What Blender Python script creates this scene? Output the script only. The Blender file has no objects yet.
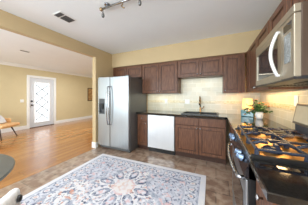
import bpy, bmesh, math, random
from mathutils import Vector, Matrix
random.seed(7)
PI = math.pi
scn = bpy.context.scene
C = scn.collection

# ------------------------------------------------------------------ camera
cam = bpy.data.cameras.new('camera'); camo = bpy.data.objects.new('camera', cam); C.objects.link(camo)
camo.location = (0, 0, 1.29)
camo.rotation_euler = (PI/2, 0, math.radians(24.8))
cam.sensor_width = 36; cam.lens = 36*134/308.0
cam.shift_y = -6.2/308
cam.clip_start = 0.02
scn.camera = camo

# ------------------------------------------------------------------ world and light
w = bpy.data.worlds.new('world'); scn.world = w; w.use_nodes = True
bg = w.node_tree.nodes['Background']; bg.inputs[0].default_value = (0.93, 0.97, 1, 1); bg.inputs[1].default_value = 1.7
scn.view_settings.view_transform = 'Standard'; scn.view_settings.look = 'None'
scn.view_settings.gamma = 1; scn.view_settings.exposure = 0.28
scn.view_settings.use_curve_mapping = False

def area(name, loc, rot, sx, sy, power, col=(1, 1, 1), spread=180):
    l = bpy.data.lights.new(name, 'AREA'); l.shape = 'RECTANGLE'; l.size = sx; l.size_y = sy
    l.energy = power; l.color = col; l.spread = math.radians(spread)
    o = bpy.data.objects.new(name, l); C.objects.link(o); o.location = loc; o.rotation_euler = rot
    return o
# added daylight fill at the unseen kitchen window, tilted up to the ceiling (faces +Y)
area('kitchen_rear_fill', (-0.9, -2.33, 1.45), (PI/2+.42, 0, 0), 3.0, 1.9, 116, (0.84, 0.94, 1.0))
# added fill for daylight from the unseen living room window, aimed upward (faces +Y)
area('living_rear_fill', (-4.8, -2.33, 1.45), (PI/2+.42, 0, 0), 3.2, 1.9, 134, (0.75, 0.91, 1.0))
# added overhead fills that even out the light in both rooms
area('kitchen_ceiling_fill', (-0.9, 0.2, 2.44), (0, 0, 0), 1.2, 1.2, 26, (.93, 0.97, 1))
area('living_ceiling_fill', (-4.9, 3.6, 2.44), (0, 0, 0), 1.2, 1.2, 45, (.93, 0.97, 1))
# warm strips under the wall cabinets
WARM = (1.0, 0.66, 0.31)
area('under_cabinet_strip_corner', (0.33, 3.18, 1.352), (0, 0, 0), 0.3, 0.05, 1.0, (1, .5, .13))
area('under_cabinet_strip_right', (0.68, 2.4, 1.352), (0, 0, PI/2), 1.0, 0.08, 4.2, WARM)
area('microwave_underside_light', (0.75, 1.38, 1.38), (0, 0, PI/2), 0.74, 0.05, 2.2, WARM, 115)
area('under_cabinet_strip_left', (-1.27, 3.2, 1.352), (0, 0, 0), 0.8, 0.05, 1.2, (1, .9, .7))
area('under_cabinet_strip_sink', (-0.33, 3.2, 1.712), (0, 0, 0), 0.8, 0.05, 0.7, (1, .9, .7))

# ------------------------------------------------------------------ materials
def lin(c):
    return tuple(((v/255)/12.92 if v/255 <= .04045 else (((v/255)+.055)/1.055)**2.4) for v in c) + (1,)
MATS = {}
def mat(name, rgb, rough=.5, metal=0, var=0, scale=20, stretch=(1, 1, 1), bump=0, rgb2=None, spec=None, coat=0, alpha=None, trans=0):
    m = bpy.data.materials.new(name); m.use_nodes = True; nt = m.node_tree
    b = nt.nodes['Principled BSDF']
    b.inputs['Roughness'].default_value = rough; b.inputs['Metallic'].default_value = metal
    if spec is not None: b.inputs['Specular IOR Level'].default_value = spec
    if coat: b.inputs['Coat Weight'].default_value = coat; b.inputs['Coat Roughness'].default_value = .08
    if trans: b.inputs['Transmission Weight'].default_value = trans
    tc = nt.nodes.new('ShaderNodeTexCoord'); mp = nt.nodes.new('ShaderNodeMapping'); mp.inputs['Scale'].default_value = stretch
    nz = nt.nodes.new('ShaderNodeTexNoise'); nz.inputs['Scale'].default_value = scale; nz.inputs['Detail'].default_value = 4
    nt.links.new(tc.outputs['Object'], mp.inputs[0]); nt.links.new(mp.outputs[0], nz.inputs['Vector'])
    mx = nt.nodes.new('ShaderNodeMix'); mx.data_type = 'RGBA'
    c1 = lin(rgb)
    c2 = lin(rgb2) if rgb2 else tuple(max(0, v*(1-var)) for v in c1[:3]) + (1,)
    mx.inputs[6].default_value = c1; mx.inputs[7].default_value = c2
    rp = nt.nodes.new('ShaderNodeValToRGB'); rp.color_ramp.elements[0].position = .35; rp.color_ramp.elements[1].position = .65
    nt.links.new(nz.outputs['Fac'], rp.inputs[0]); nt.links.new(rp.outputs[0], mx.inputs[0]); nt.links.new(mx.outputs[2], b.inputs['Base Color'])
    if bump:
        bp = nt.nodes.new('ShaderNodeBump'); bp.inputs['Strength'].default_value = bump; bp.inputs['Distance'].default_value = .01
        nt.links.new(nz.outputs['Fac'], bp.inputs['Height']); nt.links.new(bp.outputs[0], b.inputs['Normal'])
    MATS[name] = m
    return m

def brickmat(name, ca, cb, mortar, bw, rh, msize, rough, axes='xy', noise_scale=6, noise_amt=.25, dark=None, offset=.5, stretch=(1, 1, 1), bump=.3, ncol=(.5, .45, .4), coat=0):
    m = bpy.data.materials.new(name); m.use_nodes = True; nt = m.node_tree; L = nt.links
    b = nt.nodes['Principled BSDF']; b.inputs['Roughness'].default_value = rough
    if coat: b.inputs['Coat Weight'].default_value = coat; b.inputs['Coat Roughness'].default_value = .12
    tc = nt.nodes.new('ShaderNodeTexCoord'); sp = nt.nodes.new('ShaderNodeSeparateXYZ'); cb_ = nt.nodes.new('ShaderNodeCombineXYZ')
    L.new(tc.outputs['Object'], sp.inputs[0])
    L.new(sp.outputs['XYZ'.index(axes[0].upper())], cb_.inputs[0]); L.new(sp.outputs['XYZ'.index(axes[1].upper())], cb_.inputs[1])
    br = nt.nodes.new('ShaderNodeTexBrick'); L.new(cb_.outputs[0], br.inputs['Vector'])
    br.inputs['Scale'].default_value = 1; br.inputs['Brick Width'].default_value = bw; br.inputs['Row Height'].default_value = rh
    br.inputs['Mortar Size'].default_value = msize; br.inputs['Mortar Smooth'].default_value = .1; br.offset = offset
    br.inputs['Color1'].default_value = lin(ca); br.inputs['Color2'].default_value = lin(cb); br.inputs['Mortar'].default_value = lin(mortar)
    mp = nt.nodes.new('ShaderNodeMapping'); mp.inputs['Scale'].default_value = stretch; L.new(cb_.outputs[0], mp.inputs[0])
    nz = nt.nodes.new('ShaderNodeTexNoise'); nz.inputs['Scale'].default_value = noise_scale; nz.inputs['Detail'].default_value = 5; L.new(mp.outputs[0], nz.inputs['Vector'])
    rp = nt.nodes.new('ShaderNodeValToRGB'); rp.color_ramp.elements[0].position = .42; rp.color_ramp.elements[1].position = .6
    L.new(nz.outputs['Fac'], rp.inputs[0])
    mul = nt.nodes.new('ShaderNodeMath'); mul.operation = 'MULTIPLY'; mul.inputs[1].default_value = noise_amt; L.new(rp.outputs[0], mul.inputs[0])
    mx = nt.nodes.new('ShaderNodeMix'); mx.data_type = 'RGBA'; L.new(mul.outputs[0], mx.inputs[0]); L.new(br.outputs['Color'], mx.inputs[6]); mx.inputs[7].default_value = lin(ncol)
    L.new(mx.outputs[2], b.inputs['Base Color'])
    bp = nt.nodes.new('ShaderNodeBump'); bp.inputs['Strength'].default_value = bump; bp.inputs['Distance'].default_value = .003; bp.invert = True
    L.new(br.outputs['Fac'], bp.inputs['Height']); L.new(bp.outputs[0], b.inputs['Normal'])
    return m

m_wall = mat('tan_wall_paint', (196, 173, 134), .75, var=.04, scale=3)
m_wall_l = mat('tan_wall_paint_living', (214, 198, 158), .75, var=.04, scale=3)
m_ceil = mat('white_ceiling_paint', (240, 243, 246), .9, var=.02, scale=2)
m_trim = mat('white_trim_paint', (240, 240, 238), .45, var=.02)
m_cab = mat('stained_cabinet_wood', (122, 81, 58), .4, rgb2=(84, 54, 38), scale=10, stretch=(7, 7, .7), spec=.35, coat=.05)
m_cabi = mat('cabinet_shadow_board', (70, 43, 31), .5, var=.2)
m_steel = mat('brushed_stainless_steel', (166, 169, 172), .36, metal=.9, var=.06, scale=40, stretch=(1, 1, .05))
m_steel_d = mat('painted_grey_appliance_side', (120, 121, 122), .4, metal=.6, var=.05)
m_dw = mat('pale_stainless_front', (232, 234, 236), .3, metal=.55, var=.03, scale=30, stretch=(1, 1, .05))
m_chrome = mat('polished_chrome', (172, 174, 178), .2, metal=1, var=.02)
m_bronze = mat('brushed_nickel_bronze', (168, 142, 108), .25, metal=1, var=.05)
m_black = mat('black_plastic', (22, 22, 24), .35, var=.1)
m_iron = mat('cast_iron', (44, 52, 70), .25, metal=.2, var=.15, scale=60)
m_cooktop_gold = mat('gold_reflection_steel', (232, 170, 80), .28, metal=.9, var=.1)  # gold reflection of the warm backsplash put into the steel colour
m_gran = mat('black_granite', (16, 16, 18), .08, rgb2=(36, 36, 36), scale=90, spec=.35, coat=.7)
m_gran.node_tree.nodes['Principled BSDF'].inputs['Coat IOR'].default_value = 1.6
m_gran.node_tree.nodes['Principled BSDF'].inputs['Specular Tint'].default_value = (1, .72, .4, 1); m_gran.node_tree.nodes['Principled BSDF'].inputs['IOR'].default_value = 1.5  # gold tint paints the warm backsplash glow into the stone's reflections
m_glassb = mat('dark_appliance_glass', (30, 30, 34), .05, var=.1, spec=.8)
m_splash = brickmat('cream_backsplash_tile', (214, 210, 192), (196, 193, 172), (226, 223, 208), .21, .10, .004, .25, axes='xz', noise_scale=5, noise_amt=.35, ncol=(205, 192, 158))
m_splash2 = brickmat('cream_backsplash_tile_side', (214, 210, 192), (196, 193, 172), (226, 223, 208), .21, .10, .004, .25, axes='yz', noise_scale=5, noise_amt=.35, ncol=(205, 192, 158))
m_mosaic = brickmat('mosaic_band_tile', (196, 184, 140), (222, 212, 180), (228, 222, 200), .05, .025, .003, .2, axes='xz', noise_scale=20, noise_amt=.4, ncol=(178, 160, 112))
m_mosaic2 = brickmat('mosaic_band_tile_side', (196, 184, 140), (222, 212, 180), (228, 222, 200), .05, .025, .003, .2, axes='yz', noise_scale=20, noise_amt=.4, ncol=(178, 160, 112))
m_wood = brickmat('oak_floor_boards', (186, 130, 72), (152, 98, 50), (100, 64, 36), 1.1, .083, .0018, .26, axes='yx', noise_scale=5, noise_amt=.4, ncol=(164, 108, 60), stretch=(.5, 9, 1), coat=.6)
m_tile = brickmat('brown_slate_floor_tile', (172, 142, 122), (126, 100, 84), (92, 78, 68), .33, .33, .006, .3, axes='xy', noise_scale=9, noise_amt=.75, ncol=(186, 166, 146), offset=.5, coat=.5)
m_fab = mat('white_boucle_fabric', (226, 226, 228), .9, var=.12, scale=90, bump=.4)
m_tan = mat('tan_leather', (234, 184, 128), .55, var=.15, scale=12)
m_tabletop = mat('smoked_grey_tabletop', (82, 84, 80), .3, var=.15, scale=6, spec=.6)
m_legw = mat('dark_walnut_wood', (60, 34, 22), .4, var=.2)
m_white = mat('white_ceramic', (235, 235, 236), .2, var=.03)
m_teal = mat('teal_glazed_ceramic', (72, 130, 146), .12, rgb2=(112, 160, 166), scale=14, coat=.5)
m_leaf = mat('green_leaf', (38, 76, 44), .5, rgb2=(76, 116, 60), scale=25)
m_flower = mat('orange_flower_petal', (226, 120, 40), .6, rgb2=(236, 170, 120), scale=30)
m_screen = mat('cream_reflection_panel', (200, 188, 160), .12, var=.05, spec=.7)  # pale tone paints in the cream surroundings mirrored by the panel
m_bezel = mat('dark_taupe_bezel', (84, 74, 62), .35, var=.08)
m_char = mat('charcoal_fabric', (72, 74, 80), .8, var=.2, scale=120)
m_vent = mat('white_vent_metal', (232, 232, 230), .5, var=.02)
m_ventd = mat('dark_vent_gap', (60, 60, 62), .8, var=.1)
m_bluek = mat('glossy_blue_steel', (128, 150, 180), .15, metal=.7, var=.1)
m_mws = mat('warm_stainless_steel', (178, 168, 150), .42, metal=.8, var=.05)
m_mwside = mat('brown_tinted_microwave_case', (92, 76, 64), .3, metal=.3, var=.1)
m_art = mat('brown_artwork', (150, 104, 60), .6, rgb2=(196, 160, 104), scale=9)
m_panel = mat('speckled_control_glass', (84, 88, 90), .25, rgb2=(150, 156, 156), scale=120)
m_outlet = mat('white_outlet_plastic', (240, 240, 236), .4, var=.02)

def emis(name, rgb, s):
    m = bpy.data.materials.new(name); m.use_nodes = True; b = m.node_tree.nodes['Principled BSDF']
    b.inputs['Base Color'].default_value = lin(rgb); b.inputs['Emission Color'].default_value = lin(rgb); b.inputs['Emission Strength'].default_value = s
    return m
m_shade = emis('lit_lamp_shade', (255, 206, 124), .95)
m_bulb = emis('small_glass_bulb', (255, 250, 240), .25)

m_frost = bpy.data.materials.new('frosted_door_glass'); m_frost.use_nodes = True
nt = m_frost.node_tree; nt.nodes.clear()
o_ = nt.nodes.new('ShaderNodeOutputMaterial'); tr = nt.nodes.new('ShaderNodeBsdfTranslucent'); tp = nt.nodes.new('ShaderNodeBsdfTransparent'); ms = nt.nodes.new('ShaderNodeMixShader')
gl = nt.nodes.new('ShaderNodeBsdfGlossy'); gl.inputs['Roughness'].default_value = .2; m2 = nt.nodes.new('ShaderNodeMixShader'); m2.inputs[0].default_value = .05
ms.inputs[0].default_value = .55; tr.inputs[0].default_value = (.95, .95, .95, 1); tp.inputs[0].default_value = (.96, .97, .97, 1)
nt.links.new(tr.outputs[0], ms.inputs[1]); nt.links.new(tp.outputs[0], ms.inputs[2]); nt.links.new(ms.outputs[0], m2.inputs[1]); nt.links.new(gl.outputs[0], m2.inputs[2]); nt.links.new(m2.outputs[0], o_.inputs[0])

# ------------------------------------------------------------------ helpers
def BM(): return bmesh.new()
def bx(bm, x0, x1, y0, y1, z0, z1, bev=0, seg=2):
    m = Matrix.Translation(((x0+x1)/2, (y0+y1)/2, (z0+z1)/2)) @ Matrix.Diagonal((abs(x1-x0), abs(y1-y0), abs(z1-z0), 1))
    r = bmesh.ops.create_cube(bm, size=1, matrix=m)
    if bev:
        es = list({e for v in r['verts'] for e in v.link_edges})
        bmesh.ops.bevel(bm, geom=es, offset=bev, segments=seg, affect='EDGES', profile=.5)
def tube(bm, pts, r, n=10, rs=None, caps=True):
    pts = [Vector(p) for p in pts]; rings = []
    prev = None
    for i, p in enumerate(pts):
        d = (pts[min(i+1, len(pts)-1)]-pts[max(i-1, 0)]).normalized()
        up = prev if prev is not None else (Vector((0, 0, 1)) if abs(d.z) < .9 else Vector((1, 0, 0)))
        a = d.cross(up)
        if a.length < 1e-5: a = d.cross(Vector((0, 1, 0)))
        a.normalize(); b = a.cross(d).normalized(); prev = b
        rr = rs[i] if rs else r
        rings.append([bm.verts.new(p + a*math.cos(2*PI*k/n)*rr + b*math.sin(2*PI*k/n)*rr) for k in range(n)])
    for i in range(len(rings)-1):
        for k in range(n):
            bm.faces.new((rings[i][k], rings[i][(k+1) % n], rings[i+1][(k+1) % n], rings[i+1][k]))
    if caps:
        bm.faces.new(rings[0][::-1]); bm.faces.new(rings[-1])
def lathe(bm, prof, n=24, c=(0, 0, 0)):
    rings = []
    for r, z in prof:
        if r < 1e-5: rings.append([bm.verts.new((c[0], c[1], c[2]+z))]); continue
        rings.append([bm.verts.new((c[0]+r*math.cos(2*PI*k/n), c[1]+r*math.sin(2*PI*k/n), c[2]+z)) for k in range(n)])
    for a, b in zip(rings, rings[1:]):
        for k in range(n):
            if len(a) == 1 and len(b) == 1: break
            if len(a) == 1: bm.faces.new((a[0], b[k], b[(k+1) % n]))
            elif len(b) == 1: bm.faces.new((a[k], a[(k+1) % n], b[0]))
            else: bm.faces.new((a[k], a[(k+1) % n], b[(k+1) % n], b[k]))
def obj(name, bm, m, parent=None, smooth=False, sub=0):
    me = bpy.data.meshes.new(name); bmesh.ops.recalc_face_normals(bm, faces=bm.faces); bm.to_mesh(me); bm.free()
    me.materials.append(m)
    if smooth:
        for p in me.polygons: p.use_smooth = True
    o = bpy.data.objects.new(name, me); C.objects.link(o)
    if parent: o.parent = parent
    if sub:
        s = o.modifiers.new('sub', 'SUBSURF'); s.levels = sub; s.render_levels = sub
    return o
def tag(o, label, cat, group=None):
    o['label'] = label; o['category'] = cat
    if group: o['group'] = group
    return o
def thing(name, label, cat, loc=(0, 0, 0), rotz=0, group=None):
    o = bpy.data.objects.new(name, None); C.objects.link(o); o.location = loc; o.rotation_euler = (0, 0, rotz)
    return tag(o, label, cat, group)
def struct(name, bm, m, smooth=False):
    o = obj(name, bm, m, None, smooth); o['kind'] = 'structure'; return o
def box_struct(name, m, *a, bev=0):
    b = BM(); bx(b, *a, bev=bev); return struct(name, b, m)

# ------------------------------------------------------------------ room
XR, YB, XL, H = .81, 3.36, -2.72, 2.5
XD, YF, YN, XT = -6.8, 6.5, -2.4, -2.83
YJ, ZO = 2.42, 2.27     # jamb of the opening, its height
b = BM(); bx(b, XL, XR+.1, YN, YB, -.1, 0); struct('floor_kitchen', b, m_tile)
b = BM(); bx(b, XD, XL, YN, YF, -.1, 0); struct('floor_living', b, m_wood)
box_struct('ceiling_kitchen', m_ceil, XT, XR+.1, YN, YB+.1, H, H+.1)
box_struct('ceiling_living', m_ceil, XD-.1, XT, YN, YF, H, H+.1)
box_struct('wall_back', m_wall, XL, XR+.1, YB, YB+.1, 0, H)
box_struct('wall_right', m_wall, XR, XR+.1, YN, YB, 0, H)
box_struct('wall_back_soffit', m_wall, XL, XR, 3.0, YB, 2.117, H)
b = BM(); bx(b, XT, XL, YJ, YF, 0, H); bx(b, XT, XL, -1.6, YJ, ZO, H); bx(b, XT, XL, YN, -1.6, 0, H); struct('wall_left', b, m_wall)
# unseen rear wall with two window openings added around the daylight fills
def holed_wall(name, m, xa, xb, y0, y1, wx0, wx1, wz0, wz1):
    b = BM(); bx(b, xa, wx0, y0, y1, 0, H); bx(b, wx1, xb, y0, y1, 0, H); bx(b, wx0, wx1, y0, y1, 0, wz0); bx(b, wx0, wx1, y0, y1, wz1, H)
    return struct(name, b, m)
holed_wall('wall_rear_kitchen', m_wall, XT, XR+.1, YN-.1, YN, -2.35, .55, .5, 2.35)
holed_wall('wall_rear_living', m_wall_l, XD-.1, XT, YN-.1, YN, -6.3, -3.3, .5, 2.35)
box_struct('wall_far_living', m_wall_l, XD-.1, XT, YF, YF+.1, 0, H)
def window(name, x0, x1, z0, z1):
    b = BM()
    for a in ((x0, x1, z0, z0+.06), (x0, x1, z1-.06, z1)): bx(b, a[0], a[1], YN-.07, YN-.01, a[2], a[3])
    n = 3
    for i in range(n+1):
        x = x0+(x1-x0-.05)*i/n; bx(b, x, x+.05, YN-.07, YN-.01, z0, z1)
    o = struct(name, b, m_trim)
window('window_1', -2.35, .55, .5, 2.35); window('window_2', -6.3, -3.3, .5, 2.35)

# door wall of the living room with a doorway
DY0, DY1, DZ = 2.79, 3.68, 2.05
b = BM(); bx(b, XD-.12, XD, YN, DY0, 0, H); bx(b, XD-.12, XD, DY1, YF, 0, H); bx(b, XD-.12, XD, DY0, DY1, DZ, H); struct('wall_door_side', b, m_wall_l)
b = BM(); cw = .09
bx(b, XD, XD+.02, DY0-cw, DY0, 0, DZ+cw, .004); bx(b, XD, XD+.02, DY1, DY1+cw, 0, DZ+cw, .004); bx(b, XD, XD+.022, DY0-cw, DY1+cw, DZ, DZ+cw, .004)
struct('trim_door_casing', b, m_trim)
# door leaf
dr = bpy.data.objects.new('door_1', None); C.objects.link(dr); dr['kind'] = 'structure'; dr.location = (XD-.03, (DY0+DY1)/2, 0)
hw = (DY1-DY0)/2-.004; gy0, gy1, gz0, gz1 = -.27, .27, .2, 1.87
b = BM()
bx(b, -.022, .022, -hw, gy0, .02, DZ-.004); bx(b, -.022, .022, gy1, hw, .02, DZ-.004)
bx(b, -.022, .022, gy0, gy1, .02, gz0); bx(b, -.022, .022, gy0, gy1, gz1, DZ-.004)
m_doorp = mat('white_grey_door_paint', (214, 218, 224), .4, var=.03)
obj('door_leaf', b, m_doorp, dr)
b = BM(); t = .03
bx(b, .018, .032, gy0-t, gy0, gz0-t, gz1+t, .004); bx(b, .018, .032, gy1, gy1+t, gz0-t, gz1+t, .004); bx(b, .018, .032, gy0, gy1, gz0-t, gz0, .004); bx(b, .018, .032, gy0, gy1, gz1, gz1+t, .004)
fr = obj('glass_frame', b, m_trim, dr)
b = BM(); bx(b, -.004, .004, gy0, gy1, gz0, gz1); obj('pane', b, m_frost, dr)
b = BM(); nd = 4; ih = (gz1-gz0-.2)/nd
iy0, iy1 = gy0+.06, gy1-.06
for i in range(nd):
    za, zb = gz0+.1+i*ih, gz0+.1+(i+1)*ih
    tube(b, [(.006, iy0, za), (.006, iy1, zb)], .012, 6); tube(b, [(.006, iy1, za), (.006, iy0, zb)], .012, 6)
for y in (iy0, iy1): tube(b, [(.006, y, gz0), (.006, y, gz1)], .006, 6)
m_lead = mat('dark_lead_came', (60, 64, 68), .6, metal=0, var=.1)
obj('leading', b, m_lead, dr)
b = BM(); lathe(b, [(0, .0), (.03, .0), (.03, .012), (.012, .02), (.012, .04), (.03, .05), (.03, .07), (0, .078)], 16)
bmesh.ops.rotate(b, verts=b.verts, matrix=Matrix.Rotation(PI/2, 3, 'Y')); bmesh.ops.translate(b, verts=b.verts, vec=(.022, -hw+.07, .93)); obj('door_knob', b, m_black, dr, True)
b = BM(); lathe(b, [(0, .0), (.034, .0), (.034, .02), (0, .026)], 16)
bmesh.ops.rotate(b, verts=b.verts, matrix=Matrix.Rotation(PI/2, 3, 'Y')); bmesh.ops.translate(b, verts=b.verts, vec=(.022, -hw+.07, 1.09)); obj('deadbolt', b, m_black, dr, True)
box_struct('trim_threshold', m_legw, XD-.1, XD+.03, DY0, DY1, 0, .018)
# baseboards and crown
box_struct('baseboard_door_side', m_trim, XD, XD+.018, YN, DY0-cw, 0, .14, bev=.004)
box_struct('baseboard_door_far', m_trim, XD, XD+.018, DY1+cw, YF, 0, .14, bev=.004)
box_struct('baseboard_far', m_trim, XD, XT, YF-.018, YF, 0, .14, bev=.004)
b = BM()
bx(b, XT-.012, XL+.012, YJ-.012, YJ+.03, 0, .14, .003); bx(b, XL, XL+.012, YJ, YJ+.06, 0, .14, .003); struct('baseboard_jamb', b, m_trim)
def crown(name, pts_from, pts_to, nrm):
    b = BM(); prof = [(0, 0), (.09, 0), (.085, -.02), (.05, -.04), (.02, -.08), (0, -.1)]
    A = [b.verts.new((pts_from[0]+nrm[0]*p, pts_from[1]+nrm[1]*p, H+q)) for p, q in prof]
    B = [b.verts.new((pts_to[0]+nrm[0]*p, pts_to[1]+nrm[1]*p, H+q)) for p, q in prof]
    for i in range(len(prof)): j = (i+1) % len(prof); b.faces.new((A[i], A[j], B[j], B[i]))
    b.faces.new(A); b.faces.new(B[::-1]); struct(name, b, m_trim)
crown('trim_crown_door_side', (XD, YN), (XD, YF), (1, 0)); crown('trim_crown_far', (XD, YF), (XT, YF), (0, -1))
# backsplash and mosaic band
b = BM(); bx(b, -1.74, XR, YB-.008, YB, .91, 1.72); struct('wall_back_tiles', b, m_splash)
b = BM(); bx(b, XR-.008, XR, .69, YB-.008, .91, 1.83); struct('wall_right_tiles', b, m_splash2)
box_struct('trim_mosaic_back', m_mosaic, -1.74, XR-.01, YB-.011, YB-.004, 1.125, 1.185)
box_struct('trim_mosaic_right', m_mosaic2, XR-.011, XR-.004, .69, YB-.012, 1.125, 1.185)

# ------------------------------------------------------------------ cabinets
def shaker(bm, x0, x1, z0, z1, y=-.02, rail=.055):
    # frame and recessed panel; front at y
    bx(bm, x0, x0+rail, y, 0, z0, z1, .002, 1); bx(bm, x1-rail, x1, y, 0, z0, z1, .002, 1)
    bx(bm, x0+rail, x1-rail, y, 0, z0, z0+rail, .002, 1); bx(bm, x0+rail, x1-rail, y, 0, z1-rail, z1, .002, 1)
    bx(bm, x0+rail, x1-rail, y+.011, 0, z0+rail, z1-rail)
    if x1-x0 > .2 and z1-z0 > .2: bx(bm, x0+rail+.018, x1-rail-.018, y+.007, -.001, z0+rail+.018, z1-rail-.018, .004, 1)
def knob(x, z, parent, y=-.02):
    b = BM(); lathe(b, [(0, 0), (.006, 0), (.006, .014), (.015, .02), (.015, .028), (0, .032)], 14)
    bmesh.ops.rotate(b, verts=b.verts, matrix=Matrix.Rotation(PI/2, 3, 'X')); bmesh.ops.translate(b, verts=b.verts, vec=(x, y, z))
    return obj('knob', b, m_chrome, parent, True)
def cabinet(label, loc, rotz, wdt, depth, z0, z1, fronts, cat='cabinet', toe=False, group=None, kind='wall_cabinet'):
    """local: x 0..wdt, y 0 front .. depth back; fronts: (kind, x0, x1, z0, z1, knobx, knobz)"""
    t = thing(kind, label, cat, (loc[0], loc[1], 0), rotz, group)
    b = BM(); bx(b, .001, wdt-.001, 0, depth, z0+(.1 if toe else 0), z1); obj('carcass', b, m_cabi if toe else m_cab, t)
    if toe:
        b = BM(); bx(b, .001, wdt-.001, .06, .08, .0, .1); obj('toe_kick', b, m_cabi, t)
    for f in fronts:
        b = BM()
        if f[0] == 'drawer':
            bx(b, f[1], f[2], -.02, 0, f[3], f[4], .004, 1)
        else: shaker(b, f[1], f[2], f[3], f[4])
        d = obj(f[0], b, m_cab, t)
        if f[0] == 'door':
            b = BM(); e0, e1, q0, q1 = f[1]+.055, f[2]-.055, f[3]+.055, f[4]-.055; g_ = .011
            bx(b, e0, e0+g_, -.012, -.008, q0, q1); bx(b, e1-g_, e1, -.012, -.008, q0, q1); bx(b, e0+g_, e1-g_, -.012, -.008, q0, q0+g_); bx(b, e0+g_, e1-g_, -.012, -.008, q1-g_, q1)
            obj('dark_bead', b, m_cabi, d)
        if f[5] is not None: knob(f[5], f[6], d)
    return t
UF, UD = 3.05, YB-3.05-.01
def pair(w, z0, z1, kz, g=.006, e=.012, kd=.03):
    m = w/2
    return [('door', e, m-g/2, z0, z1, m-g/2-kd, kz), ('door', m+g/2, w-e, z0, z1, m+g/2+kd, kz)]
cabinet('short dark wood wall cabinet above the steel fridge', (-2.715, UF), 0, .968, UD, 1.79, 2.115, pair(.968, 1.80, 2.09, 1.83))
cabinet('tall two-door dark wood wall cabinet right of the fridge', (-1.745, UF), 0, .945, UD, 1.36, 2.115, pair(.945, 1.37, 2.09, 1.41))
cabinet('short two-door dark wood wall cabinet over the sink', (-.798, UF), 0, .928, UD, 1.72, 2.115, pair(.928, 1.73, 2.09, 1.77))
cabinet('tall single-door dark wood wall cabinet right of the sink, beside the corner', (.132, UF), 0, .37, UD, 1.36, 2.115, [('door', .01, .31, 1.37, 2.09, .04, 1.41)])
RD = XR-.52-.01
cabinet('tall dark wood wall cabinet between corner and microwave on the right wall', (.52, 3.045), -PI/2, 1.27, RD, 1.36, 2.115,
        [('door', .34, .80, 1.37, 2.09, .77, 1.41), ('door', .806, 1.26, 1.37, 2.09, .835, 1.41)])
cabinet('short dark wood wall cabinet directly above the microwave', (.52, 1.768), -PI/2, .776, RD, 1.803, 2.115, pair(.776, 1.815, 2.09, 1.85))
cabinet('narrow dark wood wall cabinet on the near side of the microwave', (.52, .985), -PI/2, .30, RD, 1.36, 2.115, [('door', .01, .29, 1.37, 2.09, .04, 1.41)])
BF, BD = 2.81, YB-2.81-.01
zt = .868
def basefronts(w, n, e=.012, g=.006):
    out = []
    ww = (w-2*e-(n-1)*g)/n
    for i in range(n):
        x0 = e+i*(ww+g); x1 = x0+ww
        kx = (x1-.03 if i % 2 == 0 else x0+.03) if n > 1 else x1-.03
        out.append(('drawer', x0, x1, .70, .85, (x0+x1)/2 if n == 1 else None, .775))
        out.append(('door', x0, x1, .125, .69, kx, .65))
    return out
cabinet('narrow dark wood base cabinet between fridge and dishwasher', (-1.742, BF), 0, .282, BD, 0, zt, basefronts(.282, 1), toe=True, kind='base_cabinet')
cabinet('two-door dark wood sink base cabinet right of the dishwasher', (-.80, BF), 0, .975, BD, 0, zt, basefronts(.975, 2), toe=True, kind='base_cabinet')
cabinet('dark wood base cabinet in the corner beyond the gas range', (.245, BF-.03), -PI/2, 1.005, XR-.255, 0, zt, basefronts(1.005, 2), toe=True, kind='base_cabinet')
cabinet('narrow dark wood base cabinet at the near end of the gas range', (.235, .985), -PI/2, .285, XR-.245, 0, zt, basefronts(.285, 1), toe=True, kind='base_cabinet')

# worktops
CE = 2.75
b = BM(); sx0, sx1, sy0, sy1 = -.66, .03, 2.87, 3.28
bx(b, -1.742, sx0, CE, YB-.012, .87, .91); bx(b, sx1, XR-.012, CE, YB-.012, .87, .91)
bx(b, sx0, sx1, CE, sy0, .87, .91); bx(b, sx0, sx1, sy1, YB-.012, .87, .91)
bx(b, .185, XR-.012, 1.772, CE, .87, .91)
tag(obj('worktop', b, m_gran), 'black polished stone worktop running around the sink corner', 'worktop')
b = BM(); bx(b, .185, XR-.012, .67, .99, .87, .91, .004, 1)
tag(obj('worktop', b, m_gran), 'short black polished stone worktop at the near end of the range', 'worktop')

# sink
s = thing('kitchen_sink', 'black drop-in double sink set in the worktop under the faucet', 'sink', ((sx0+sx1)/2, (sy0+sy1)/2, 0))
W2, D2 = (sx1-sx0)/2, (sy1-sy0)/2
m_sink = mat('black_composite_sink', (28, 28, 30), .3, var=.1)
b = BM(); z = .912
bx(b, -W2-.02, W2+.02, -D2-.02, -D2+.015, z, z+.012); bx(b, -W2-.02, W2+.02, D2-.015, D2+.045, z, z+.012)
bx(b, -W2-.02, -W2+.015, -D2+.015, D2-.015, z, z+.012); bx(b, W2-.015, W2+.02, -D2+.015, D2-.015, z, z+.012); bx(b, -.015, .015, -D2+.015, D2-.015, z-.02, z+.008)
obj('rim', b, m_sink, s)
for sg in (-1, 1):
    b = BM(); xa, xb = sorted((sg*.015, sg*(W2-.006)))
    bx(b, xa, xa+.006, -D2+.006, D2-.006, .89, z); bx(b, xb-.006, xb, -D2+.006, D2-.006, .89, z)
    bx(b, xa, xb, -D2+.004, -D2+.01, .89, z); bx(b, xa, xb, D2-.01, D2-.004, .89, z); bx(b, xa, xb, -D2+.004, D2-.004, .885, .892)
    obj('basin', b, m_sink, s)
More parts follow.
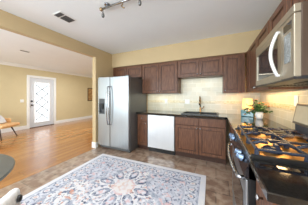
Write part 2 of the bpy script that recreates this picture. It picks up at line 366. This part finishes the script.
# faucet
f = thing('kitchen_faucet', 'tall arched nickel faucet standing behind the black sink', 'faucet', (-.33, 3.26, .924))
b = BM(); lathe(b, [(0, 0), (.028, 0), (.028, .01), (.02, .03), (.018, .10), (.014, .12), (0, .12)], 18); obj('base', b, m_bronze, f, True)
b = BM(); pts = [(0, 0, .1), (0, 0, .28)]
for k in range(9): a = PI*k/8; pts.append((0, -.06+.06*math.cos(a), .30+.06*math.sin(a)))
pts += [(0, -.12, .26)]
tube(b, pts, .013, 12); obj('spout', b, m_bronze, f, True)
b = BM(); tube(b, [(0, -.12, .27), (0, -.12, .17)], .017, 12, rs=[.015, .02]); obj('spray_head', b, m_bronze, f, True)
b = BM(); tube(b, [(.015, 0, .07), (.05, -.0, .085), (.085, -.01, .14)], .009, 10); obj('lever', b, m_bronze, f, True)

# ------------------------------------------------------------------ fridge
FX0, FX1, FY = -2.665, -1.752, 2.45
t = thing('refrigerator', 'tall stainless steel side-by-side fridge with dispenser by the opening', 'refrigerator', ((FX0+FX1)/2, FY, 0))
hwf = (FX1-FX0)/2
b = BM(); bx(b, -hwf, hwf, .075, .85, .03, 1.735, .004, 1); obj('body', b, m_steel_d, t)
b = BM(); bx(b, -hwf+.01, hwf-.01, .06, .09, .03, .09)
for i in range(4): bx(b, -hwf+.02, hwf-.02, .052, .06, .038+i*.013, .044+i*.013)
obj('grille', b, m_steel_d, t)
sxm = -2.287-(FX0+FX1)/2
ft = [('freezer_door', -hwf, sxm-.006), ('fridge_door', sxm+.006, hwf)]
dd = []
for nme, x0, x1 in ft:
    b = BM()
    if nme == 'freezer_door':
        hx0, hx1, hz0, hz1 = -.44+.015, -.44+.2, .86, 1.23
        bx(b, x0, hx0, 0, .07, .1, 1.75); bx(b, hx1, x1, 0, .07, .1, 1.75); bx(b, hx0, hx1, 0, .07, .1, hz0); bx(b, hx0, hx1, 0, .07, hz1, 1.75)
        bx(b, hx0, hx1, .06, .07, hz0, hz1)
    else: bx(b, x0, x1, 0, .07, .1, 1.75, .01, 3)
    d = obj(nme, b, m_steel, t); dd.append(d)
b = BM(); bx(b, hx0, hx1, .045, .06, hz0, hz1); bx(b, hx0, hx1, -.004, .05, hz1-.12, hz1, .004, 1); bx(b, hx0, hx1, .0, .05, hz0, hz0+.03)
dp = obj('dispenser', b, mat('grey_dispenser_plastic', (66, 68, 72), .3, var=.1), dd[0])
b = BM(); bx(b, hx0+.06, hx0+.10, .01, .04, hz0+.12, hz1-.12, .004, 1); 
o = obj('dispenser_spout', b, m_black, t); o.parent = dd[0]
def bar_handle(x, z0, z1, par, dx=0):
    b = BM(); pts = []
    for k in range(13):
        u = k/12; z = z0+(z1-z0)*u; yy = -.03-.045*math.sin(PI*u)**.6
        pts.append((x+dx*math.sin(PI*u), yy, z))
    tube(b, [(x, .002, z0)]+pts+[(x, .002, z1)], .014, 10); obj('handle', b, m_chrome, par, True)
bar_handle(sxm-.035, .62, 1.52, dd[0]); bar_handle(sxm+.035, .62, 1.52, dd[1])
for x in (-hwf+.06, hwf-.06):
    b = BM(); bx(b, x-.04, x+.04, .02, .12, 1.751, 1.768, .004, 1); obj('hinge_cover', b, m_steel_d, t)
for x in (-hwf+.06, hwf-.06):
    b = BM(); bx(b, x-.03, x+.03, .1, .16, 0, .03); obj('foot', b, m_black, t)

# ------------------------------------------------------------------ dishwasher
t = thing('dishwasher', 'pale stainless dishwasher built in between two dark wood cabinets', 'dishwasher', (-1.131, 2.785, 0))
b = BM(); bx(b, -.322, .322, .03, .55, .1, .866); obj('body', b, m_steel_d, t)
b = BM(); bx(b, -.322, .322, .06, .09, 0, .1); obj('toe_panel', b, m_black, t)
b = BM(); bx(b, -.318, .318, 0, .03, .11, .86, .006, 2); d = obj('door', b, m_dw, t)
b = BM(); bx(b, -.2, .2, -.002, .0, .81, .845); obj('control_strip', b, m_dw, d)
b = BM(); bx(b, -.11, .11, -.02, -.0, .775, .79, .004, 2); obj('handle', b, m_dw, d)

# ------------------------------------------------------------------ gas range (local x along the wall toward the camera, y into the wall)
RY1, RY0 = 1.765, 1.0
t = thing('gas_range', 'stainless gas range with five burners and black grates', 'range', (.17, RY1, 0), -PI/2)
RW, RDp = RY1-RY0, XR-.17-.015
b = BM(); bx(b, 0, RW, .014, RDp, .02, .90, .002, 1); obj('body', b, m_black, t)
b = BM(); bx(b, .004, RW-.004, 0, .014, .2, .765, .004, 2); od = obj('oven_door', b, m_steel, t)
b = BM(); bx(b, .09, RW-.09, -.003, .0, .3, .64, .001, 1); obj('oven_window', b, m_glassb, od)
b = BM(); pts = [(.05, .0, .755), (.05, -.03, .755)]+[(.05+(RW-.1)*k/12, -.035-.025*math.sin(PI*k/12), .755) for k in range(13)]+[(RW-.05, -.03, .755), (RW-.05, 0, .755)]
tube(b, pts, .014, 10); obj('handle', b, m_chrome, od, True)
b = BM(); bx(b, .004, RW-.004, .003, .014, .035, .19, .004, 2); obj('storage_drawer', b, m_steel, t)
# sloping fascia
b = BM(); pr_ = [(.045, .775), (-.005, .78), (-.015, .80), (.03, .905), (.06, .905), (.06, .775)]
A = [b.verts.new((0, y, z)) for y, z in pr_]; B = [b.verts.new((RW, y, z)) for y, z in pr_]
for i in range(len(pr_)): j = (i+1) % len(pr_); b.faces.new((A[i], A[j], B[j], B[i]))
b.faces.new(A); b.faces.new(B[::-1]); fa = obj('control_fascia', b, m_glassb, t)
for x in (.065, .15, RW-.215, RW-.13):
    b = BM(); lathe(b, [(0, 0), (.026, 0), (.026, .008), (.02, .012), (.018, .035), (0, .038)], 18)
    bx(b, -.004, .004, -.018, .018, .03, .042)
    bmesh.ops.rotate(b, verts=b.verts, matrix=Matrix.Rotation(math.radians(66), 3, 'X')); bmesh.ops.translate(b, verts=b.verts, vec=(x, .003, .853)); obj('control_knob', b, m_bluek, fa, True)
b = BM(); bx(b, 0, RW, .03, RDp, .905, .922, .004, 1); ct = obj('cooktop', b, m_cooktop_gold, t)
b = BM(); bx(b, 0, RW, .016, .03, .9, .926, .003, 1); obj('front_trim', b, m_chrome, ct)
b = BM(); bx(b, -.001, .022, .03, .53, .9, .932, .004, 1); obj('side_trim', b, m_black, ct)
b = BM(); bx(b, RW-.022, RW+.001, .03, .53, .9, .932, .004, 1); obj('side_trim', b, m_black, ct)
for (bxx, byy, r) in ((.15, .17, .042), (.15, .41, .034), (RW/2, .29, .05), (RW-.15, .17, .046), (RW-.15, .41, .034)):
    b = BM(); lathe(b, [(0, 0), (r+.012, 0), (r+.01, .01), (r, .012), (r, .02), (r-.006, .026), (0, .028)], 20, (bxx, byy, .922)); obj('burner', b, m_iron, t, True)
# three grates
gw = (RW-.03)/3
for g in range(3):
    x0 = .015+g*gw+.004; x1 = x0+gw-.008; y0, y1 = .06, .51; zt_ = .962; b = BM(); r = .011
    xc, yc = (x0+x1)/2, (y0+y1)/2
    tube(b, [(x0, y0, zt_), (x0, y1, zt_)], r*.8, 6); tube(b, [(x1, y0, zt_), (x1, y1, zt_)], r*.8, 6)
    tube(b, [(x0, y0, zt_), (x1, y0, zt_)], r, 6); tube(b, [(x0, y1, zt_), (x1, y1, zt_)], r, 6); tube(b, [(x0, yc, zt_), (x1, yc, zt_)], r, 6)
    for yq in ((y0*3+y1)/4, (y0+3*y1)/4)[:2]:
        for (xa, xb) in (((x0, xc-.03), (x1, xc+.03)) if g != 1 else ()):
            tube(b, [(xa, yq, zt_), ((xa+xb)/2, yq, zt_+.018), (xb, yq, zt_+.016)], r, 6)
    for (ya, yb) in ((y0, y0+.085), (yc, yc-.085), (yc, yc+.085), (y1, y1-.085)):
        tube(b, [(xc, ya, zt_), (xc, (ya+yb)/2, zt_+.018), (xc, yb, zt_+.016)], r, 6)
    for (xx, yy) in ((x0, y0), (x1, y0), (x0, y1), (x1, y1), (x0, yc), (x1, yc)): tube(b, [(xx, yy, zt_), (xx, yy, .923)], r, 6, rs=[r, r*1.4])
    obj('grate', b, m_iron, t)

b = BM(); bx(b, .0, RW-.0, .53, RDp, .922, 1.03, .004, 1); bg_ = obj('backguard', b, m_char, t)
b = BM(); bx(b, -.02, RW+.02, -.03, .0, 0, .20, .006, 2)
R = Matrix.Rotation(math.radians(-10), 4, 'X'); bmesh.ops.transform(b, verts=b.verts, matrix=Matrix.Translation((0, .545, 1.022)) @ R); obj('panel_frame', b, m_bezel, bg_)
b = BM(); bx(b, .004, RW-.004, -.0325, -.0295, .024, .176); bmesh.ops.transform(b, verts=b.verts, matrix=Matrix.Translation((0, .545, 1.022)) @ R); obj('panel_face', b, m_screen, bg_)
# ------------------------------------------------------------------ microwave
MZ0, MZ1 = 1.39, 1.80; MW = 1.765-.99
t = thing('microwave', 'stainless over-the-range microwave mounted above the gas range', 'microwave', (.39, 1.765, 0), -PI/2)
b = BM(); bx(b, 0, MW, .03, XR-.39-.015, MZ0+.012, MZ1, .002, 1); obj('body', b, m_mwside, t)
b = BM(); dw = MW-.155; fw = .055; gx0, gx1, wz0, wz1 = .04, dw-.065, MZ0+.06, MZ1-.10
bx(b, 0, gx0, 0, .03, MZ0+.005, MZ1-.05); bx(b, gx1, dw, 0, .03, MZ0+.005, MZ1-.05); bx(b, gx0, gx1, 0, .03, MZ0+.005, wz0); bx(b, gx0, gx1, 0, .03, wz1, MZ1-.05)
d = obj('door', b, m_mws, t)
b = BM(); bx(b, gx0, gx1, .008, .03, wz0, wz1); obj('window', b, m_glassb, d)
b = BM(); pts = [(dw-.035, .01, MZ1-.08)]+[(dw-.035, -.012-.035*math.sin(PI*k/12), MZ1-.08-(MZ1-MZ0-.12)*k/12) for k in range(13)]+[(dw-.035, .01, MZ0+.04)]
tube(b, pts, .011, 10); obj('handle', b, m_dw, d, True)
b = BM(); bx(b, dw+.004, MW, 0, .03, MZ0+.005, MZ1-.05, .003, 1); cp = obj('control_panel', b, m_mws, t)
b = BM(); bx(b, dw+.04, MW-.04, -.002, .0, MZ0+.10, MZ1-.14); obj('keypad', b, m_panel, cp)
b = BM(); bx(b, dw+.03, MW-.03, -.002, .0, MZ1-.12, MZ1-.075); obj('display', b, m_glassb, cp)
b = BM(); bx(b, 0, MW, 0, .03, MZ1-.046, MZ1, .003, 1); obj('vent_strip', b, m_mws, t)
b = BM(); bx(b, 0, MW, .0, XR-.39-.02, MZ0-.006, MZ0+.012); un = obj('underside_panel', b, mat('dark_underside_metal', (40, 40, 42), .4, metal=.2, var=.1), t)
for (x0, x1) in ((.08, .3), (.46, .68)):
    b = BM()
    for k in range(8): bx(b, x0, x1, .12+k*.022, .13+k*.022, MZ0-.012, MZ0-.006)
    obj('filter', b, m_black, un)

# ------------------------------------------------------------------ things on the worktop
t = thing('table_lamp', 'small lit lamp with squat teal base in the worktop corner', 'lamp', (.54, 3.03, .91), math.radians(-18))
b = BM(); bx(b, -.10, .10, -.05, .05, .0, .125, .012, 3); obj('base', b, m_teal, t)
b = BM(); tube(b, [(0, 0, .125), (0, 0, .20)], .008, 8); obj('stem', b, m_bronze, t)
b = BM()
lathe(b, [(.086, .15), (.075, .335)], 28); lathe(b, [(.083, .152), (.072, .333)], 28); obj('lamp_shade', b, m_shade, t, True)
l = bpy.data.lights.new('lamp_bulb_light', 'POINT'); l.energy = 1.3; l.color = (1, .55, .16); l.shadow_soft_size = .03
lo = bpy.data.objects.new('lamp_bulb_light', l); C.objects.link(lo); lo.location = (.54, 3.03, 1.17)

t = thing('potted_plant', 'leafy green plant with orange flowers in a white pot beside the lamp', 'plant', (.655, 2.76, .91))
b = BM(); lathe(b, [(0, 0), (.042, 0), (.052, .035), (.056, .085), (.05, .12), (.045, .12), (.048, .09), (.0, .085)], 24); obj('pot', b, m_white, t, True)
def leaf(b, p, d, L, Wd):
    d = d.normalized(); s_ = d.cross(Vector((0, 0, 1)));
    if s_.length < .1: s_ = Vector((1, 0, 0))
    s_.normalize(); n_ = s_.cross(d)
    P = [p, p+d*L*.35+s_*Wd-n_*.004, p+d*L*.75+s_*Wd*.7, p+d*L-n_*L*.15, p+d*L*.75-s_*Wd*.7, p+d*L*.35-s_*Wd-n_*.004]
    mid = p+d*L*.5+n_*.006
    vs = [b.verts.new(q) for q in P]; vm = b.verts.new(mid)
    for i in range(6): b.faces.new((vs[i], vs[(i+1) % 6], vm))
b = BM(); bs = BM(); FL = []
for i in range(34):
    a = random.uniform(0, 2*PI); el = random.uniform(-.25, 1.4); L = random.uniform(.15, .25)
    d = Vector((math.cos(a)*math.cos(el)*.9, math.sin(a)*math.cos(el)*.7, math.sin(el)*.9))
    p0 = Vector((0, 0, .09)); p1 = p0+Vector((d.x*.25*L, d.y*.25*L, .07)); p2 = p0+d*L+Vector((0, 0, .02))
    tube(bs, [p0, p1, p2], .0025, 5)
    for k in range(6):
        q = p1.lerp(p2, random.uniform(.1, 1)); leaf(b, q, Vector((random.uniform(-1, 1), random.uniform(-1, 1), random.uniform(-.3, .7))), random.uniform(.045, .07), random.uniform(.014, .022))
    if i % 2 == 0:
        FL.append((p2.copy(), random.uniform(.016, .026)))
obj('stems', bs, m_leaf, t); obj('foliage', b, m_leaf, t)
for p, r_ in FL:
    bf = BM()
    for k in range(7):
        a = 2*PI*k/7; leaf(bf, p, Vector((math.cos(a), math.sin(a), .35)), r_*1.3, r_*.45)
    obj('flower', bf, m_flower, t)

# outlets and switches
def plate(name, label, cat, loc, rotz, w=.075, h=.118, kind='outlet', group=None):
    t = thing(name, label, cat, loc, rotz, group)
    b = BM(); bx(b, -w/2, w/2, -.006, 0, -h/2, h/2, .003, 1); obj('cover_plate', b, m_outlet, t)
    n = max(1, round(w/.06))
    for i in range(n):
        x = (i-(n-1)/2)*.05
        b = BM(); bx(b, x-.016, x+.016, -.009, -.006, -.033, .033, .001, 1); obj('socket' if kind == 'outlet' else 'rocker', b, m_outlet, t)
    return t
yb = YB-.008-.0005
plate('wall_outlet', 'white outlet plate on backsplash above the dishwasher', 'outlet', (-1.19, YB-.012, 1.16), 0)
plate('wall_switch', 'white double switch plate on backsplash left of the faucet', 'switch', (-.64, YB-.012, 1.16), 0, w=.118, kind='switch')
plate('wall_outlet', 'white outlet plate on right wall above the rear panel of the range', 'outlet', (XR-.012, 1.98, 1.24), -PI/2)
plate('light_switch', 'white light switch plate left of the white front door', 'switch', (XD, 2.56, 1.11), PI/2, w=.11, kind='switch')
t = thing('framed_picture', 'brown framed picture on the far living room wall by the opening', 'picture', (XD, 5.75, 1.4), PI/2)
b = BM(); bx(b, -.28, .28, -.025, -.002, -.38, .38, .004, 1); obj('frame', b, m_legw, t)
b = BM(); bx(b, -.24, .24, -.028, -.024, -.34, .34); obj('print', b, m_art, t)

# ------------------------------------------------------------------ ceiling things
def vent(label, x, y, rz, w, h, banks, group=None):
    t = thing('ceiling_vent', label, 'vent', (x, y, H), rz)
    b = BM(); bx(b, -w/2, w/2, -h/2, h/2, -.008, 0, .002, 1); obj('frame', b, m_vent, t)
    for (x0, x1) in banks:
        b = BM(); bx(b, x0, x1, -h/2+.02, h/2-.02, -.010, -.008); bk = obj('opening', b, m_ventd, t)
        b = BM(); n = 6
        for k in range(n):
            y0 = -h/2+.02+(h-.04)*k/n; bx(b, x0, x1, y0, y0+.006, -.014, -.010)
        obj('louvre', b, m_ventd if False else mat('grey_louvre', (120, 120, 120), .5), bk)
vent('white ceiling vent with two dark louvred banks above the kitchen opening', -2.10, 1.29, math.radians(90), .25, .19, ((-.112, -.05), (-.032, .112)))
vent('small dark slotted ceiling vent in the living room', -4.63, 1.80, math.radians(90), .22, .10, ((-.09, .09),))

t = thing('track_light', 'silver ceiling track light bar with hanging glass bulbs', 'light fixture', (-1.0, 1.34, H))
b = BM(); tube(b, [(-.40, 0, -.04), (.50, 0, -.04)], .014, 8); obj('track', b, m_chrome, t, True)
for x in (-.40, .50):
    b = BM(); bmesh.ops.create_icosphere(b, subdivisions=2, radius=.026, matrix=Matrix.Translation((x, 0, -.04))); obj('end_cap', b, m_bronze, t, True)
for x in (-.3, .25):
    b = BM(); tube(b, [(x, 0, 0), (x, 0, -.045)], .012, 8); lathe(b, [(0, 0), (.04, 0), (.035, -.012), (0, -.014)], 14, (x, 0, 0)); obj('ceiling_mount', b, m_chrome, t, True)
m_gl = mat('smoky_glass_bulb', (120, 120, 120), .1, metal=.4, var=.3, scale=40)
for x in (-.37, .20, .46):
    b = BM(); tube(b, [(x, 0, -.04), (x, 0, -.10)], .006, 8); st = obj('drop_rod', b, m_chrome, t)
    b = BM(); lathe(b, [(0, -.095), (.011, -.095), (.018, -.112), (.021, -.135), (.014, -.155), (0, -.16)], 14, (x, 0, 0)); obj('bulb', b, m_gl, t, True)
b = BM(); tube(b, [(-.055, 0, -.04), (-.045, 0, -.07), (-.065, 0, -.09), (-.04, 0, -.115), (-.02, 0, -.125)], .008, 8); obj('twisted_hook', b, m_bronze, t, True)

# ------------------------------------------------------------------ rug
def rugmesh():
    W_, L_ = 2.15, 3.05; nx, ny = 204, 290
    b = BM(); lay = b.loops.layers.float_color.new('Col')
    vs = [[b.verts.new((-W_/2+W_*i/nx, -L_/2+L_*j/ny, .010+.0012*math.sin(i*1.7)*math.sin(j*1.3))) for j in range(ny+1)] for i in range(nx+1)]
    rnd = random.Random(3)
    base = (226, 226, 234); pale = (212, 215, 228); navy = (74, 84, 112); slate = (140, 150, 172); rust = (206, 150, 130); pink = (216, 176, 178); cream = (236, 233, 232)
    N = 64; tab = [[rnd.random() for _ in range(N)] for _ in range(N)]
    def noise(x, y):
        xi, yi = math.floor(x), math.floor(y); fx, fy = x-xi, y-yi; fx = fx*fx*(3-2*fx); fy = fy*fy*(3-2*fy)
        g = lambda a, c_: tab[a % N][c_ % N]
        return (g(xi, yi)*(1-fx)+g(xi+1, yi)*fx)*(1-fy)+(g(xi, yi+1)*(1-fx)+g(xi+1, yi+1)*fx)*fy
    def mixc(a, c_, f_): return tuple(a[k]*(1-f_)+c_[k]*f_ for k in range(3))
    MY = .80
    def col(x, y):
        ex = W_/2-abs(x); ey = L_/2-abs(y); e = min(ex, ey)
        wx = .022*(noise(x*16+3, y*16)-.5); wy = .022*(noise(x*16+30, y*16+9)-.5); x0_, y0_ = x, y; x += wx; y += wy
        ax = abs(x); ay = abs(y)
        wear = .5*noise(x*22+7, y*22+3)+.5*noise(x*61+7, y*61+3); wear2 = noise(x*5+40, y*5)
        if e < .075: c_ = mixc(cream, base, wear)
        elif e < .27:
            s_ = (y if ex < ey else x); q = (e-.075)/.195
            c_ = mixc(pale, slate, .3)
            if q < .09 or q > .91: c_ = slate
            else:
                u = (s_/.13) % 1-.5; v = (q-.5)
                rr = math.hypot(u*1.0, v*1.1)
                if rr < .12: c_ = rust if int(s_/.13) % 2 else pink
                elif rr < .22: c_ = cream
                elif rr < .30: c_ = navy
                elif math.sin(s_*70)*math.sin(q*14) > .55: c_ = navy
                elif math.sin(s_*95+2)*math.cos(q*11) > .6: c_ = cream
        else:
            # field: a medallion and quarter medallions over scattered flowers
            c_ = cream
            k1 = noise(ax*34+11, y*34+5); k2 = noise(ax*42+2, y*42+31); k3 = noise(ax*26+50, y*26+20)
            if k1 > .62: c_ = slate
            if k2 > .74: c_ = navy
            if k3 > .78: c_ = rust
            if k3 < .16: c_ = pink
            yy = y-.80 if y > 0 else y+.80
            r = math.hypot(x, yy); th = math.atan2(yy, x)
            R1 = .40+.05*math.cos(8*th)
            if r < R1+.05:
                c_ = mixc(cream, pale, .5)
                if k1 > .6: c_ = slate
                if k3 > .74: c_ = rust
                if k2 > .72: c_ = navy
                # eight petals
                pr2 = .29; a8 = ((th+PI/8) % (PI/4))-PI/8
                px, py = r*math.cos(a8)-pr2, r*math.sin(a8)
                dd_ = math.hypot(px/1.2, py/.62)
                if dd_ < .055: c_ = pale if k1 > .4 else pink
                elif dd_ < .105: c_ = navy if k2 > .3 else slate
                elif dd_ < .125: c_ = cream
                if r < .14: c_ = mixc(cream, rust, .45 if k3 > .6 else .08)
                if .14 < r < .16 and k1 > .4: c_ = pink
            # corner spandrels
            cx, cy = W_/2-.27-ax, L_/2-.27-ay
            rc = math.hypot(cx, cy*1.0)
            if rc < .55+.03*math.cos(10*math.atan2(cy, cx)):
                c_ = mixc(pale, slate, .25 + .35*(k1 > .5))
                if k3 > .66: c_ = pink
                if k2 > .72: c_ = navy
            elif rc < .6: c_ = slate
        c_ = mixc(c_, base, min(.85, max(.12, .18+1.3*(wear-.3))))
        c_ = mixc(c_, slate, .06*wear2)
        return lin(c_)
    for i in range(nx):
        for j in range(ny):
            f_ = b.faces.new((vs[i][j], vs[i+1][j], vs[i+1][j+1], vs[i][j+1]))
            cc = col(-W_/2+W_*(i+.5)/nx, -L_/2+L_*(j+.5)/ny)
            for lp in f_.loops: lp[lay] = cc
    # skirt
    ring = [vs[i][0] for i in range(nx+1)]+[vs[nx][j] for j in range(1, ny+1)]+[vs[i][ny] for i in range(nx-1, -1, -1)]+[vs[0][j] for j in range(ny-1, 0, -1)]
    low = [b.verts.new((v.co.x*1.002, v.co.y*1.002, .0)) for v in ring]
    for k in range(len(ring)):
        k2_ = (k+1) % len(ring); f_ = b.faces.new((ring[k], low[k], low[k2_], ring[k2_]))
        for lp in f_.loops: lp[lay] = lin(cream)
    return b
m_rug = bpy.data.materials.new('woven_rug'); m_rug.use_nodes = True; nt = m_rug.node_tree
vc = nt.nodes.new('ShaderNodeVertexColor'); vc.layer_name = 'Col'; nt.links.new(vc.outputs[0], nt.nodes['Principled BSDF'].inputs['Base Color'])
nt.nodes['Principled BSDF'].inputs['Roughness'].default_value = .95; nt.nodes['Principled BSDF'].inputs['Specular IOR Level'].default_value = .1
r = obj('area_rug', rugmesh(), m_rug); tag(r, 'large faded grey and blue patterned rug on the tile floor', 'rug')
r.location = (-1.165+.0, 2.275-1.525, .001); r.rotation_euler = (0, 0, math.radians(2.0))

# ------------------------------------------------------------------ round table and dining chair in the near left corner
t = thing('round_table', 'round table with smoked grey top in the near left corner', 'table', (-1.70, -.03, .0125))
b = BM(); lathe(b, [(0, .715), (.57, .715), (.585, .722), (.588, .733), (.58, .74), (0, .74)], 72); obj('tabletop', b, m_tabletop, t)
b = BM(); lathe(b, [(0, .0), (.28, 0), (.28, .015), (.06, .05), (.045, .2), (.045, .66), (.14, .712), (0, .714)], 32); obj('pedestal', b, m_black, t, True)

t = thing('dining_chair', 'white upholstered dining chair pushed up to the round table', 'chair', (-1.145, .135, .014), math.radians(8))
b = BM(); bx(b, -.23, .22, -.23, .23, .40, .49, .035, 3); obj('seat', b, m_fab, t, True)
b = BM()
n = 14
# curved back shell, opening toward the table
outer, inner = [], []
for k in range(n+1):
    a = math.radians(-62+124*k/n); rx, ry = .16, .25
    outer.append((.10+rx*math.cos(a), ry*math.sin(a)*1.0)); inner.append((.10+(rx-.06)*math.cos(a), (ry-.05)*math.sin(a)))
lv = [.44, .55, .67, .745, .772]
G = []
for z in lv:
    sh = .012 if z == lv[-1] else 0
    G.append(([b.verts.new((x-sh, y*(1-sh*2), z)) for x, y in outer], [b.verts.new((x+sh, y, z)) for x, y in inner]))
for a_, c_ in zip(G, G[1:]):
    for k in range(n):
        b.faces.new((a_[0][k], a_[0][k+1], c_[0][k+1], c_[0][k])); b.faces.new((a_[1][k+1], a_[1][k], c_[1][k], c_[1][k+1]))
    b.faces.new((a_[0][0], c_[0][0], c_[1][0], a_[1][0])); b.faces.new((a_[0][n], a_[1][n], c_[1][n], c_[0][n]))
for g_ in (G[0], G[-1]):
    for k in range(n): b.faces.new((g_[0][k], g_[0][k+1], g_[1][k+1], g_[1][k]))
bk = obj('backrest', b, m_fab, t, True, 2)
b = BM(); lathe(b, [(0, 0), (.017, 0), (.019, .008), (.013, .016), (0, .016)], 18)
bmesh.ops.rotate(b, verts=b.verts, matrix=Matrix.Rotation(PI/2, 3, 'Y') ); bmesh.ops.rotate(b, verts=b.verts, matrix=Matrix.Rotation(math.radians(45), 3, 'Z')); bmesh.ops.translate(b, verts=b.verts, vec=(.207, .185, .725)); obj('back_button', b, m_black, bk, True)
for sx_ in (-1, 1):
    for sy_ in (-1, 1):
        b = BM(); tube(b, [(sx_*.17, sy_*.17, .41), (sx_*.2, sy_*.2, 0)], .016, 10, rs=[.02, .012]); obj('leg', b, m_legw, t, True)

# ------------------------------------------------------------------ armchair in the living room
t = thing('armchair', 'tan leather armchair with white cushion against the living room wall', 'armchair', (-6.07, 1.72, 0), math.radians(30))
# local +x is the front
b = BM(); bx(b, -.27, .40, -.30, .30, .34, .44, .045, 3); obj('seat', b, m_tan, t, True)
b = BM(); n = 16; G = []
for (z, o1) in ((.36, 0), (.5, .02), (.62, .04)):
    pass
rows = []
for k in range(n+1):
    a = math.radians(72+216*k/n); ca, sa = math.cos(a), math.sin(a)
    back = max(0, -ca); top = .575+.44*back**3
    x, y = .02+.33*ca, .31*sa
    q = .86
    rows.append([(x*1.02, y, .36), (x*1.06-.03*back, y*1.05, .5), (x*1.1-.08*back, y*1.05, top), (x*q*1.06-.07*back, y*q, top), (x*q, y*q, .42)])
V = [[b.verts.new(p) for p in rw] for rw in rows]
for k in range(n):
    for j in range(5): b.faces.new((V[k][j], V[k][(j+1) % 5], V[k+1][(j+1) % 5], V[k+1][j]))
b.faces.new(V[0][::-1]); b.faces.new(V[-1]); obj('backrest', b, m_tan, t, True, 1)
for (lx, ly) in ((.26, .22), (.26, -.22), (-.2, .22), (-.2, -.22)):
    b = BM(); tube(b, [(lx*.8, ly*.8, .34), (lx*1.3, ly*1.12, 0)], .015, 8, rs=[.02, .011]); obj('leg', b, m_legw, t, True)
t = thing('throw_cushion', 'white cushion propped on the tan leather armchair', 'cushion', (-6.07, 1.72, .445), math.radians(30))
b = BM(); n = 10
def pv(i, j, s_):
    u, v = -1+2*i/n, -1+2*j/n; th_ = .07*(max(0, (1-u**4)*(1-v**4)))**.5
    return Vector((s_*th_-(.12*(v)), .19*u*(1-.08*v*v), .17+.165*v*(1-.08*u*u)))
_pv = pv
def pv(i, j, s_): q = _pv(i, j, s_)*.8; return q+Vector((.03, 0, 0))
P = [[b.verts.new(pv(i, j, 1)) for j in range(n+1)] for i in range(n+1)]; Q = [[P[i][j] if i in (0, n) or j in (0, n) else b.verts.new(pv(i, j, -1)) for j in range(n+1)] for i in range(n+1)]
for i in range(n):
    for j in range(n):
        b.faces.new((P[i][j], P[i+1][j], P[i+1][j+1], P[i][j+1])); b.faces.new((Q[i][j], Q[i][j+1], Q[i+1][j+1], Q[i+1][j]))
obj('pillow', b, m_fab, t, True)
